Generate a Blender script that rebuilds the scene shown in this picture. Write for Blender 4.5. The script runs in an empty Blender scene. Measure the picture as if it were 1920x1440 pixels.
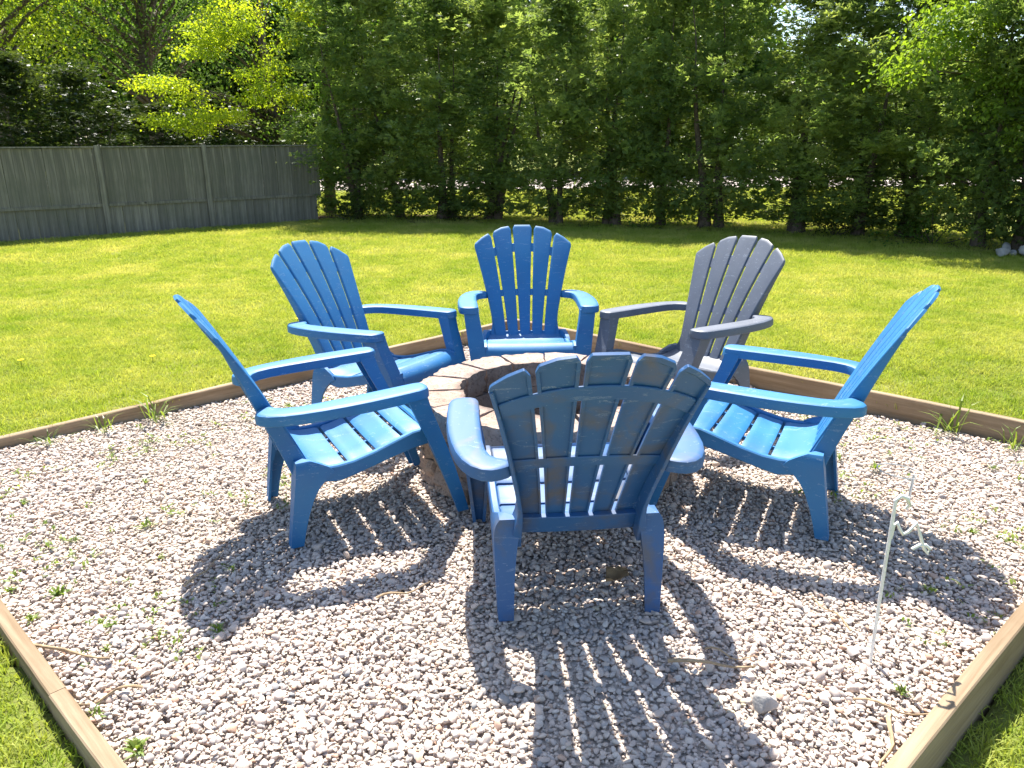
import bpy, bmesh, math, random
import numpy as np
from mathutils import Vector, Matrix, Euler

random.seed(7)
rng = np.random.default_rng(11)
scene = bpy.context.scene
COL = scene.collection
R = math.radians

# ------------------------------------------------------------------ camera
cam_d = bpy.data.cameras.new('camera')
cam = bpy.data.objects.new('camera', cam_d)
COL.objects.link(cam)
cam_d.sensor_width = 36.0
cam_d.lens = 27.26
cam_d.clip_start = 0.05
cam_d.clip_end = 2000
cam.matrix_world = (Matrix.Translation((0, 0, 1.442)) @ Matrix.Rotation(R(90 - 17.196), 4, 'X')
                    @ Matrix.Rotation(R(-0.446), 4, 'Z'))
scene.camera = cam

# ------------------------------------------------------------------ sky, sun, exposure
SUN = Vector((0.12, -0.565, -1.0)).normalized()      # the way the light travels
sun_el = math.asin(-SUN.z)
sun_az = math.atan2(-SUN.x, -SUN.y)
world = bpy.data.worlds.new('World')
scene.world = world
world.use_nodes = True
wn = world.node_tree
wn.nodes.clear()
sky = wn.nodes.new('ShaderNodeTexSky')
sky.sky_type = 'NISHITA'
sky.sun_disc = False
sky.sun_elevation = sun_el
sky.sun_rotation = sun_az
bg = wn.nodes.new('ShaderNodeBackground')
bg.inputs['Strength'].default_value = 0.105
wo = wn.nodes.new('ShaderNodeOutputWorld')
wn.links.new(sky.outputs[0], bg.inputs['Color'])
wn.links.new(bg.outputs[0], wo.inputs['Surface'])

sun_d = bpy.data.lights.new('sun', 'SUN')
sun_d.energy = 5.0
sun_d.angle = R(0.53)
sun_d.color = (1.0, 0.95, 0.87)
sun = bpy.data.objects.new('sun', sun_d)
COL.objects.link(sun)
sun.rotation_euler = SUN.to_track_quat('-Z', 'Y').to_euler()
sun.location = (-4, 14, 26)

scene.view_settings.view_transform = 'Standard'
scene.view_settings.look = 'None'
scene.view_settings.gamma = 1.0
scene.view_settings.use_curve_mapping = False
scene.view_settings.exposure = 1.52
scene.cycles.max_bounces = 8
scene.cycles.transparent_max_bounces = 8

# ------------------------------------------------------------------ helpers
def tag(o, label, cat=None, group=None, kind=None):
    if label: o['label'] = label
    if cat: o['category'] = cat
    if group: o['group'] = group
    if kind: o['kind'] = kind
    return o

def empty(name, loc=(0, 0, 0), rot=(0, 0, 0)):
    o = bpy.data.objects.new(name, None)
    o.empty_display_size = 0.1
    COL.objects.link(o)
    o.location = loc
    o.rotation_euler = rot
    return o

def link(name, me, mat=None, parent=None):
    o = bpy.data.objects.new(name, me)
    COL.objects.link(o)
    if mat is not None and len(me.materials) == 0:
        me.materials.append(mat)
    if parent is not None:
        o.parent = parent
    return o

def mesh(name, verts, faces, smooth=None):
    me = bpy.data.meshes.new(name)
    me.from_pydata([tuple(v) for v in verts], [], [tuple(f) for f in faces])
    me.validate()
    bm = bmesh.new(); bm.from_mesh(me)
    bmesh.ops.recalc_face_normals(bm, faces=bm.faces)
    bm.to_mesh(me); bm.free()
    if smooth is not None:
        me.shade_smooth()
        me.set_sharp_from_angle(angle=R(smooth))
    return me

def quads_mesh(name, V, n=4, smooth=False):
    """V: (k*n, 3) array, every n consecutive rows one face."""
    V = np.asarray(V, np.float32).reshape(-1, 3)
    k = len(V) // n
    me = bpy.data.meshes.new(name)
    me.vertices.add(len(V)); me.vertices.foreach_set('co', V.ravel())
    me.loops.add(k * n); me.loops.foreach_set('vertex_index', np.arange(k * n, dtype=np.int32))
    me.polygons.add(k)
    me.polygons.foreach_set('loop_start', np.arange(0, k * n, n, dtype=np.int32))
    me.update(calc_edges=True)
    return me

def loft(name, rows, smooth=40):
    """rows: list of equal-length closed loops; ends capped."""
    m = len(rows[0]); v = [p for r in rows for p in r]; f = []
    for i in range(len(rows) - 1):
        for j in range(m):
            a, b = i * m + j, i * m + (j + 1) % m
            f.append((a, b, b + m, a + m))
    f.append(tuple(range(m))[::-1])
    f.append(tuple((len(rows) - 1) * m + j for j in range(m)))
    return mesh(name, v, f, smooth)

def rr(x0, x1, y0, y1, c):
    """chamfered rectangle, 8 points"""
    return [(x0 + c, y0), (x1 - c, y0), (x1, y0 + c), (x1, y1 - c), (x1 - c, y1), (x0 + c, y1), (x0, y1 - c), (x0, y0 + c)]

def tube(path, rad, seg=6):
    """verts, faces of a round tube along a path; rad number or list"""
    P = [Vector(p) for p in path]; n = len(P)
    rad = rad if isinstance(rad, (list, tuple)) else [rad] * n
    V, F = [], []
    up = Vector((0.13, 0.31, 0.94)).normalized()
    for i, p in enumerate(P):
        t = (P[min(i + 1, n - 1)] - P[max(i - 1, 0)]).normalized()
        s = t.cross(up)
        if s.length < 1e-3: s = t.cross(Vector((1, 0, 0)))
        s.normalize(); u = s.cross(t)
        for k in range(seg):
            a = 2 * math.pi * k / seg
            V.append(p + (s * math.cos(a) + u * math.sin(a)) * rad[i])
    for i in range(n - 1):
        for k in range(seg):
            a, b = i * seg + k, i * seg + (k + 1) % seg
            F.append((a, b, b + seg, a + seg))
    F.append(tuple(range(seg))[::-1]); F.append(tuple((n - 1) * seg + k for k in range(seg)))
    return V, F

def join(parts):
    V, F = [], []
    for v, f in parts:
        o = len(V); V += list(v); F += [tuple(i + o for i in q) for q in f]
    return V, F

# ------------------------------------------------------------------ materials
def nodes(name):
    m = bpy.data.materials.new(name); m.use_nodes = True
    nt = m.node_tree; nt.nodes.clear()
    out = nt.nodes.new('ShaderNodeOutputMaterial')
    return m, nt, out

def N(nt, t, **kw):
    n = nt.nodes.new(t)
    for k, v in kw.items():
        if k in n.inputs: n.inputs[k].default_value = v
        else: setattr(n, k, v)
    return n

def ramp(nt, fac, stops, interp='LINEAR'):
    r = nt.nodes.new('ShaderNodeValToRGB'); r.color_ramp.interpolation = interp
    e = r.color_ramp.elements
    while len(e) < len(stops): e.new(0.5)
    for i, (p, c) in enumerate(stops):
        e[i].position = p
        e[i].color = (*c, 1) if len(c) == 3 else c
    nt.links.new(fac, r.inputs[0])
    return r.outputs['Color']

def mix(nt, fac, a, b, mode='MIX'):
    n = nt.nodes.new('ShaderNodeMix'); n.data_type = 'RGBA'; n.blend_type = mode
    for s, v in ((0, fac), (6, a), (7, b)):
        if hasattr(v, 'is_output'): nt.links.new(v, n.inputs[s])
        elif s == 0: n.inputs[0].default_value = v
        else: n.inputs[s].default_value = (*v, 1)
    return n.outputs[2]

def noise(nt, scale, detail=4, rough=0.55, coord='Object', mapping=None, dist=0.0):
    if coord == 'World':
        c = nt.nodes.new('ShaderNodeNewGeometry').outputs['Position']
    else:
        c = nt.nodes.new('ShaderNodeTexCoord').outputs[coord]
    if mapping:
        mp = nt.nodes.new('ShaderNodeMapping'); mp.inputs['Scale'].default_value = mapping
        nt.links.new(c, mp.inputs[0]); c = mp.outputs[0]
    n = N(nt, 'ShaderNodeTexNoise', Scale=scale, Detail=detail, Roughness=rough, Distortion=dist)
    nt.links.new(c, n.inputs['Vector'])
    return n.outputs['Fac']

def bump(nt, h, strength, dist):
    b = N(nt, 'ShaderNodeBump', Strength=strength, Distance=dist)
    nt.links.new(h, b.inputs['Height'])
    return b.outputs['Normal']

def plastic(name, base, pale, dirt_amt, rough=0.50):
    m, nt, out = nodes(name)
    p = nt.nodes.new('ShaderNodeBsdfPrincipled')
    big = noise(nt, 5.0, 5, 0.6, 'World')
    c = mix(nt, ramp(nt, big, [(0.35, (0, 0, 0)), (0.75, (0.55, 0.55, 0.55))]), base, pale)
    fine = noise(nt, 60.0, 3, 0.7, 'World')
    c = mix(nt, ramp(nt, fine, [(0.45, (0, 0, 0)), (0.8, (0.16, 0.16, 0.16))]), c, pale)
    fade = noise(nt, 1.4, 3, 0.5, 'World')
    c = mix(nt, ramp(nt, fade, [(0.40, (0, 0, 0)), (0.62, (0.45, 0.45, 0.45))]), c, pale)
    # scuffs
    sc = noise(nt, 9.0, 6, 0.75, 'World', (1.0, 2.3, 7.0), 1.2)
    c = mix(nt, ramp(nt, sc, [(0.615, (0, 0, 0)), (0.628, (0.5, 0.5, 0.5)), (0.645, (0.04, 0.04, 0.04)), (0.70, (0.0, 0.0, 0.0)), (0.73, (0.5, 0.5, 0.5))]), c, (0.45, 0.52, 0.6))
    # specks
    vo = N(nt, 'ShaderNodeTexVoronoi', Scale=31.0)
    nt.links.new(nt.nodes.new('ShaderNodeNewGeometry').outputs['Position'], vo.inputs['Vector'])
    c = mix(nt, ramp(nt, vo.outputs['Distance'], [(0.04, (0.3, 0.3, 0.3)), (0.08, (0, 0, 0))]), c, (0.4, 0.47, 0.55))
    # grime
    g = noise(nt, 4.2, 6, 0.62, 'World', None, 0.6)
    c = mix(nt, ramp(nt, g, [(0.50, (0, 0, 0)), (0.68, (dirt_amt,) * 3)]), c, (0.095, 0.088, 0.082))
    nt.links.new(c, p.inputs['Base Color'])
    rg = nt.nodes.new('ShaderNodeMapRange'); rg.inputs['To Min'].default_value = rough - 0.08; rg.inputs['To Max'].default_value = rough + 0.2
    nt.links.new(big, rg.inputs[0]); nt.links.new(rg.outputs[0], p.inputs['Roughness'])
    p.inputs['Specular IOR Level'].default_value = 0.6
    nt.links.new(bump(nt, fine, 0.06, 0.004), p.inputs['Normal'])
    nt.links.new(p.outputs[0], out.inputs[0])
    return m

def wood(name, dark, light, axis, scale=1.0, green=None):
    m, nt, out = nodes(name)
    p = nt.nodes.new('ShaderNodeBsdfPrincipled')
    mp = [26.0, 26.0, 26.0]; mp[axis] = 1.3
    gr = noise(nt, scale, 7, 0.65, 'Object', tuple(mp), 0.3)
    c = ramp(nt, gr, [(0.3, dark), (0.7, light)])
    oi = nt.nodes.new('ShaderNodeObjectInfo')
    c = mix(nt, ramp(nt, oi.outputs['Random'], [(0, (0.0, 0.0, 0.0)), (1, (0.55, 0.55, 0.55))]), c, dark)
    st = noise(nt, 2.2, 5, 0.6, 'World')
    c = mix(nt, ramp(nt, st, [(0.45, (0, 0, 0)), (0.72, (0.6, 0.6, 0.6))]), c, green or dark)
    vo = N(nt, 'ShaderNodeTexVoronoi', Scale=2.6)
    nt.links.new(nt.nodes.new('ShaderNodeTexCoord').outputs['Object'], vo.inputs['Vector'])
    c = mix(nt, ramp(nt, vo.outputs['Distance'], [(0.03, (0.8, 0.8, 0.8)), (0.075, (0, 0, 0))]), c, (0.03, 0.02, 0.012))
    nt.links.new(c, p.inputs['Base Color'])
    p.inputs['Roughness'].default_value = 0.85
    p.inputs['Specular IOR Level'].default_value = 0.2
    nt.links.new(bump(nt, gr, 0.5, 0.004), p.inputs['Normal'])
    nt.links.new(p.outputs[0], out.inputs[0])
    return m

def leafmat(name, c0, c1, c2, trans=0.5, patch=0.9, tw=(1.25, 1.15, 0.45), gloss=0.12, fine=17.0):
    """diffuse + translucent foliage, colour varied over the world and per instance"""
    m, nt, out = nodes(name)
    n1 = noise(nt, patch, 4, 0.6, 'World')
    n2 = noise(nt, fine, 3, 0.65, 'World')
    c = ramp(nt, n1, [(0.38, c0), (0.51, c1), (0.66, c2)])
    c = mix(nt, ramp(nt, n2, [(0.35, (0, 0, 0)), (0.7, (0.7, 0.7, 0.7))]), c, c2)
    oi = nt.nodes.new('ShaderNodeObjectInfo')
    c = mix(nt, ramp(nt, oi.outputs['Random'], [(0, (0, 0, 0)), (1, (0.55, 0.55, 0.55))]), c, c0)
    d = N(nt, 'ShaderNodeBsdfDiffuse')
    t = N(nt, 'ShaderNodeBsdfTranslucent')
    g = N(nt, 'ShaderNodeBsdfGlossy', Roughness=0.42)
    nt.links.new(c, d.inputs['Color'])
    tc = mix(nt, 1.0, c, tw, 'MULTIPLY')
    nt.links.new(tc, t.inputs['Color'])
    m1 = N(nt, 'ShaderNodeMixShader', Fac=trans)
    nt.links.new(d.outputs[0], m1.inputs[1]); nt.links.new(t.outputs[0], m1.inputs[2])
    fr = N(nt, 'ShaderNodeFresnel', IOR=1.35)
    ml = N(nt, 'ShaderNodeMath', operation='MULTIPLY'); ml.inputs[1].default_value = gloss * 5
    nt.links.new(fr.outputs[0], ml.inputs[0])
    m2 = N(nt, 'ShaderNodeMixShader')
    nt.links.new(ml.outputs[0], m2.inputs[0])
    nt.links.new(m1.outputs[0], m2.inputs[1]); nt.links.new(g.outputs[0], m2.inputs[2])
    nt.links.new(m2.outputs[0], out.inputs[0])
    return m

def simple(name, stops, scale, rough=0.85, bs=0.4, bd=0.01, coord='World', spec=0.2, detail=6):
    m, nt, out = nodes(name)
    p = nt.nodes.new('ShaderNodeBsdfPrincipled')
    h = noise(nt, scale, detail, 0.65, coord)
    nt.links.new(ramp(nt, h, stops), p.inputs['Base Color'])
    p.inputs['Roughness'].default_value = rough
    p.inputs['Specular IOR Level'].default_value = spec
    nt.links.new(bump(nt, h, bs, bd), p.inputs['Normal'])
    nt.links.new(p.outputs[0], out.inputs[0])
    return m

BLUE = plastic('blue_plastic', (0.0015, 0.100, 0.285), (0.015, 0.175, 0.37), 0.08)
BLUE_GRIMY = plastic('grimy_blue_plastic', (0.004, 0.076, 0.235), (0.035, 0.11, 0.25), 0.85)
GREY = plastic('grey_plastic', (0.066, 0.080, 0.110), (0.115, 0.137, 0.18), 0.08)
PLANK = wood('weathered_plank', (0.17, 0.115, 0.066), (0.40, 0.31, 0.21), 0, 1.0)
FENCEW = wood('fence_wood', (0.095, 0.09, 0.075), (0.30, 0.275, 0.225), 2, 1.0, (0.115, 0.12, 0.088))
BARK = simple('bark', [(0.3, (0.05, 0.038, 0.03)), (0.7, (0.17, 0.13, 0.10))], 14.0, 0.95, 0.8, 0.03)
CEDAR = leafmat('cedar_leaf', (0.080, 0.145, 0.048), (0.155, 0.235, 0.072), (0.32, 0.38, 0.135), 0.62, 1.0, (1.45, 1.38, 0.7), 0.012, 6.0)
CEDAR_DARK = leafmat('dark_cedar_leaf', (0.030, 0.056, 0.018), (0.048, 0.082, 0.024), (0.085, 0.115, 0.034), 0.5, 1.2, (1.3, 1.2, 0.5), 0.015)
MIDGREEN = leafmat('broad_leaf', (0.06, 0.13, 0.026), (0.10, 0.20, 0.034), (0.17, 0.27, 0.05), 0.58, 1.0, (1.25, 1.2, 0.45), 0.02)
LIME = leafmat('young_maple_leaf', (0.20, 0.32, 0.025), (0.31, 0.43, 0.035), (0.44, 0.50, 0.05), 0.64, 0.9, (1.35, 1.25, 0.4), 0.03)
MAPLE = leafmat('maple_leaf', (0.11, 0.21, 0.03), (0.18, 0.295, 0.04), (0.27, 0.37, 0.055), 0.62, 0.9, (1.3, 1.25, 0.45), 0.03)
GRASS = leafmat('grass_blade', (0.240, 0.345, 0.045), (0.355, 0.425, 0.070), (0.60, 0.57, 0.20), 0.5, 0.9, (1.2, 1.12, 0.55), 0.0, 5.0)
WEED = leafmat('weed_leaf', (0.12, 0.20, 0.04), (0.18, 0.27, 0.055), (0.28, 0.34, 0.09), 0.5, 2.0, (1.25, 1.15, 0.5), 0.01)

# gravel stone: per-stone colour
def gravelmat():
    m, nt, out = nodes('gravel_stone')
    p = nt.nodes.new('ShaderNodeBsdfPrincipled')
    oi = nt.nodes.new('ShaderNodeObjectInfo')
    c = ramp(nt, oi.outputs['Random'], [(0.0, (0.53, 0.45, 0.395)), (0.16, (0.44, 0.395, 0.37)), (0.30, (0.60, 0.525, 0.46)), (0.45, (0.50, 0.42, 0.365)),
                                        (0.58, (0.62, 0.56, 0.50)), (0.70, (0.39, 0.36, 0.345)), (0.80, (0.56, 0.465, 0.40)), (0.90, (0.64, 0.59, 0.54)),
                                        (0.945, (0.48, 0.31, 0.22)), (0.965, (0.25, 0.26, 0.275)), (0.99, (0.46, 0.41, 0.31))], 'CONSTANT')
    c = mix(nt, 1.0, c, (1.04, 0.985, 0.93), 'MULTIPLY')
    n = noise(nt, 90.0, 4, 0.7, 'Object')
    c = mix(nt, ramp(nt, n, [(0.35, (0, 0, 0)), (0.75, (0.4, 0.4, 0.4))]), c, (0.28, 0.25, 0.24))
    big = noise(nt, 0.9, 4, 0.6, 'World')
    c = mix(nt, ramp(nt, big, [(0.45, (0, 0, 0)), (0.70, (0.5, 0.5, 0.5))]), c, (0.44, 0.37, 0.29))
    nt.links.new(c, p.inputs['Base Color'])
    p.inputs['Roughness'].default_value = 0.72
    p.inputs['Specular IOR Level'].default_value = 0.25
    nt.links.new(bump(nt, n, 0.25, 0.002), p.inputs['Normal'])
    nt.links.new(p.outputs[0], out.inputs[0])
    return m
GRAVEL = gravelmat()
SUBGRADE = simple('gravel_dust', [(0.3, (0.28, 0.24, 0.205)), (0.7, (0.46, 0.40, 0.345))], 30.0, 0.95, 0.6, 0.01)
ASH = simple('ash', [(0.3, (0.05, 0.045, 0.04)), (0.7, (0.2, 0.19, 0.18))], 22.0, 0.95, 0.7, 0.02)
def blockmat():
    m, nt, out = nodes('split_block'); p = nt.nodes.new('ShaderNodeBsdfPrincipled')
    a = noise(nt, 7.0, 5, 0.65, 'World'); b = noise(nt, 70.0, 5, 0.75, 'World')
    c = ramp(nt, a, [(0.3, (0.34, 0.235, 0.18)), (0.5, (0.43, 0.315, 0.25)), (0.7, (0.50, 0.39, 0.32))])
    oi = nt.nodes.new('ShaderNodeObjectInfo')
    c = mix(nt, ramp(nt, oi.outputs['Random'], [(0, (0, 0, 0)), (1, (0.7, 0.7, 0.7))]), c, (0.36, 0.29, 0.25))
    c = mix(nt, ramp(nt, b, [(0.36, (0.75, 0.75, 0.75)), (0.5, (0, 0, 0))]), c, (0.13, 0.10, 0.085))
    c = mix(nt, ramp(nt, b, [(0.6, (0, 0, 0)), (0.72, (0.6, 0.6, 0.6))]), c, (0.50, 0.42, 0.35))
    # soot left by fires on the inner faces
    ln = N(nt, 'ShaderNodeVectorMath', operation='LENGTH')
    mp = nt.nodes.new('ShaderNodeMapping'); mp.inputs['Scale'].default_value = (1, 1, 0)
    nt.links.new(nt.nodes.new('ShaderNodeTexCoord').outputs['Object'], mp.inputs[0]); nt.links.new(mp.outputs[0], ln.inputs[0])
    sm = N(nt, 'ShaderNodeMath', operation='MULTIPLY_ADD'); sm.inputs[1].default_value = 0.09
    nt.links.new(a, sm.inputs[0]); nt.links.new(ln.outputs['Value'], sm.inputs[2])
    c = mix(nt, ramp(nt, sm.outputs[0], [(0.445, (0.5, 0.5, 0.5)), (0.485, (0, 0, 0))]), c, (0.05, 0.042, 0.038))
    nt.links.new(c, p.inputs['Base Color']); p.inputs['Roughness'].default_value = 0.93; p.inputs['Specular IOR Level'].default_value = 0.15
    nt.links.new(bump(nt, b, 0.9, 0.012), p.inputs['Normal'])
    nt.links.new(p.outputs[0], out.inputs[0]); return m
BLOCK = blockmat()
WHITE = simple('white_paint_metal', [(0.3, (0.62, 0.62, 0.58)), (0.7, (0.80, 0.80, 0.76))], 20.0, 0.45, 0.1, 0.002, spec=0.5)
ROCK = simple('field_stone', [(0.3, (0.24, 0.225, 0.21)), (0.7, (0.48, 0.455, 0.43))], 8.0, 0.9, 0.7, 0.02)
DRYSTICK = simple('dry_stick', [(0.3, (0.22, 0.15, 0.09)), (0.7, (0.48, 0.36, 0.22))], 30.0, 0.9, 0.4, 0.003)
DRYLEAF = simple('dry_leaf', [(0.3, (0.16, 0.10, 0.05)), (0.7, (0.34, 0.23, 0.12))], 25.0, 0.9, 0.4, 0.003)
YELLOW = simple('dandelion_yellow', [(0.3, (0.65, 0.45, 0.01)), (0.7, (0.8, 0.6, 0.02))], 50.0, 0.8, 0.2, 0.002)
ROADM = simple('pale_road', [(0.3, (0.40, 0.34, 0.31)), (0.7, (0.52, 0.45, 0.41))], 3.0, 0.95, 0.3, 0.01)
MULCH = simple('mulch', [(0.3, (0.035, 0.022, 0.014)), (0.7, (0.12, 0.075, 0.045))], 18.0, 0.95, 0.9, 0.03)

def lawnmat():
    m, nt, out = nodes('lawn_ground')
    p = nt.nodes.new('ShaderNodeBsdfPrincipled')
    a = noise(nt, 0.75, 4, 0.6, 'World'); b = noise(nt, 40.0, 5, 0.7, 'World')
    c = ramp(nt, a, [(0.3, (0.16, 0.21, 0.035)), (0.55, (0.22, 0.26, 0.05)), (0.75, (0.32, 0.30, 0.12))])
    c = mix(nt, ramp(nt, b, [(0.35, (0, 0, 0)), (0.7, (0.7, 0.7, 0.7))]), c, (0.13, 0.11, 0.05))
    nt.links.new(c, p.inputs['Base Color']); p.inputs['Roughness'].default_value = 0.95; p.inputs['Specular IOR Level'].default_value = 0.1
    nt.links.new(bump(nt, b, 0.8, 0.03), p.inputs['Normal'])
    nt.links.new(p.outputs[0], out.inputs[0])
    return m
LAWN = lawnmat()

# ------------------------------------------------------------------ the place: lawn and bed
CL, CB, CR, CF = Vector((-2.862, 3.325)), Vector((-0.015, 5.986)), Vector((2.869, 3.251)), Vector((-0.037, 0.651))
QUAD = [CL, CB, CR, CF]           # inner faces of the border planks

def smooth01(t):
    t = min(1, max(0, t)); return t * t * (3 - 2 * t)

def zl(x, y):
    """height of the lawn"""
    xc = max(-2.9, min(2.9, x))
    t = max(-0.2, min(1.0, (y - 1.7) / 3.0))
    f = -0.055 - 0.036 * xc
    b = 0.085 + 0.012 * xc
    z = f + (b - f) * t
    k = smooth01((math.hypot(x, y - 3.3) - 3.2) / 6.0)
    return z * (1 - k)

def inside(x, y, m=0.0):
    """inside the bed's inner outline grown by m"""
    p = Vector((x, y))
    for i in range(4):
        a, b = QUAD[i], QUAD[(i + 1) % 4]
        e = (b - a).normalized()
        if e.x * (p.y - a.y) - e.y * (p.x - a.x) > m: return False
    return True

def axis(lo, hi, d, far):
    c = list(np.arange(lo, hi + 1e-6, d)); s = d
    v = hi
    while v < far:
        s = min(s * 1.3, 60); v += s; c.append(v)
    v = lo; s = d
    while v > -far:
        s = min(s * 1.3, 60); v -= s; c.insert(0, v)
    return c

xs, ys = axis(-3.2, 3.2, 0.045, 420), axis(0.2, 6.5, 0.045, 420)
V = [(x, y, -0.22 if inside(x, y, 0.022) else zl(x, y)) for y in ys for x in xs]
nx = len(xs)
F = [(j * nx + i, j * nx + i + 1, (j + 1) * nx + i + 1, (j + 1) * nx + i) for j in range(len(ys) - 1) for i in range(nx - 1)]
tag(link('lawn', mesh('lawn', V, F, 180), LAWN), None, kind='structure')

g0 = [q + (q - Vector((0, 3.3))).normalized() * 0.03 for q in QUAD]
tag(link('gravel_bed', mesh('gravel_bed', [(q.x, q.y, -0.022) for q in g0], [(0, 1, 2, 3)]), SUBGRADE), None, kind='structure')
tag(link('mulch_strip', mesh('mulch_strip', [(-4.0, 15.45, .012), (-0.6, 14.95, .012), (2.2, 13.75, .012), (4.6, 12.65, .012), (5.9, 11.3, .012), (6.7, 9.9, .012), (9.6, 7.6, .012),
     (11, 9, .012), (8.2, 12, .012), (5.6, 14.6, .012), (2, 16.2, .012), (-4.2, 17.4, .012)], [tuple(range(12))]), MULCH), None, kind='structure')
tag(link('road', mesh('road', [(-60, 27.5, 0.02), (80, 25.5, 0.02), (80, 34, 0.02), (-60, 36, 0.02)], [(0, 1, 2, 3)]), ROADM), None, kind='structure')

# ------------------------------------------------------------------ border planks
def plank(a, b, za, zb, nd, label, ext=(0, 0)):
    """plank standing on edge, inner bottom line a-b, tops za / zb, nd outward normal"""
    e = (b - a).normalized(); a = a - e * ext[0]; b = b + e * ext[1]
    n = 30; th = 0.043; rows = []
    L = (b - a).length
    for i in range(n + 1):
        t = i / n
        c = a.lerp(b, t); zt = za + (zb - za) * t
        zt += 0.0035 * math.sin(t * 9 + za * 50) + rng.normal(0, 0.0008); wob = 0.004 * math.sin(t * 5 + zb * 31)
        zb_ = zt - 0.235
        loop = []
        for u, z in rr(0, th, zb_, zt, 0.004):
            q = c + nd * (u + wob); loop.append((q.x, q.y, z))
        rows.append(loop)
    # local frame: x along the plank so that the grain follows it
    me = loft('border_plank', rows, 30)
    M = Matrix(((e.x, -e.y, 0, a.x), (e.y, e.x, 0, a.y), (0, 0, 1, 0), (0, 0, 0, 1)))
    me.transform(M.inverted())
    o = link('border_plank', me, PLANK); o.matrix_world = M
    tag(o, label, 'plank', 'planks around the gravel bed')
def outn(a, b):
    e = (b - a).normalized(); n = Vector((-e.y, e.x))
    return n if n.dot((a + b) / 2 - Vector((0, 3.3))) > 0 else -n
plank(CL, CB, 0.058, 0.115, outn(CL, CB), 'weathered border plank behind the left chairs, along the far left lawn', (0.0, 0.0))
plank(CB, CR, 0.130, 0.108, outn(CB, CR), 'weathered border plank behind the grey chair, along the far right lawn', (0.044, 0.0))
CM = CL.lerp(CF, 0.588); ee = (CF - CL).normalized()
plank(CL, CM - ee * .0015, 0.063, 0.061, outn(CL, CF), 'pale border plank at the left picture edge, upper of two butted planks', (0.044, 0))
plank(CM + ee * .0015, CF, 0.058, 0.057, outn(CL, CF), 'pale border plank at the bottom left corner, lower of two butted planks', (0, 0.044))
plank(CR, CF, 0.066, 0.054, outn(CR, CF), 'pale border plank at the bottom right corner with shaded outer face', (0.044, 0.0))

# ------------------------------------------------------------------ instancing of gravel and grass (stuff)
def scatter(name, pts, rot, scl, idx, variants, mat):
    me = bpy.data.meshes.new(name)
    me.vertices.add(len(pts)); me.vertices.foreach_set('co', np.asarray(pts, np.float32).ravel())
    for an, tp, arr, key in (('rot', 'FLOAT_VECTOR', rot, 'vector'), ('scl', 'FLOAT_VECTOR', scl, 'vector'), ('idx', 'INT', idx, 'value')):
        at = me.attributes.new(an, tp, 'POINT')
        at.data.foreach_set(key, np.asarray(arr, np.int32 if tp == 'INT' else np.float32).ravel())
    o = link(name, me)
    col = bpy.data.collections.new(name + '_kinds')
    for i, vme in enumerate(variants):
        vme.materials.append(mat)
        col.objects.link(bpy.data.objects.new('%s_kind_%02d' % (name, i), vme))
    ng = bpy.data.node_groups.new(name, 'GeometryNodeTree')
    ng.interface.new_socket('Geometry', in_out='INPUT', socket_type='NodeSocketGeometry')
    ng.interface.new_socket('Geometry', in_out='OUTPUT', socket_type='NodeSocketGeometry')
    gi, go = ng.nodes.new('NodeGroupInput'), ng.nodes.new('NodeGroupOutput')
    ci = ng.nodes.new('GeometryNodeCollectionInfo'); ci.inputs['Collection'].default_value = col
    ci.inputs['Separate Children'].default_value = True; ci.inputs['Reset Children'].default_value = True
    ip = ng.nodes.new('GeometryNodeInstanceOnPoints'); ip.inputs['Pick Instance'].default_value = True
    def attr(nm, tp):
        a = ng.nodes.new('GeometryNodeInputNamedAttribute'); a.data_type = tp; a.inputs['Name'].default_value = nm
        return a.outputs['Attribute']
    er = ng.nodes.new('FunctionNodeEulerToRotation')
    L = ng.links.new
    L(gi.outputs[0], ip.inputs['Points']); L(ci.outputs[0], ip.inputs['Instance'])
    L(attr('idx', 'INT'), ip.inputs['Instance Index'])
    L(attr('rot', 'FLOAT_VECTOR'), er.inputs[0]); L(er.outputs[0], ip.inputs['Rotation'])
    L(attr('scl', 'FLOAT_VECTOR'), ip.inputs['Scale'])
    L(ip.outputs[0], go.inputs[0])
    md = o.modifiers.new('scatter', 'NODES'); md.node_group = ng
    return o

def stone_mesh(seed, sub=2, flat=0.52):
    r = np.random.default_rng(seed)
    bm = bmesh.new(); bmesh.ops.create_icosphere(bm, subdivisions=sub, radius=0.5)
    planes = [(Vector(r.normal(size=3)).normalized(), r.uniform(0.26, 0.42)) for _ in range(11)]
    sx, sy, sz = 1.0, r.uniform(0.58, 0.85), flat * r.uniform(0.7, 1.1)
    ph = r.uniform(0, 6, 3)
    for v in bm.verts:
        d = v.co.copy()
        for n, h in planes:                       # clip towards random planes: worn, faceted pebbles
            k = d.dot(n)
            if k > h: d -= n * (k - h) * 0.92
        d *= 1 + 0.06 * math.sin(5 * d.x + ph[0]) + 0.06 * math.sin(6 * d.y + ph[1])
        v.co = Vector((d.x * sx, d.y * sy, d.z * sz))
    me = bpy.data.meshes.new('stone'); bm.to_mesh(me); bm.free()
    me.shade_smooth(); me.set_sharp_from_angle(angle=R(50))
    return me

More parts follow.
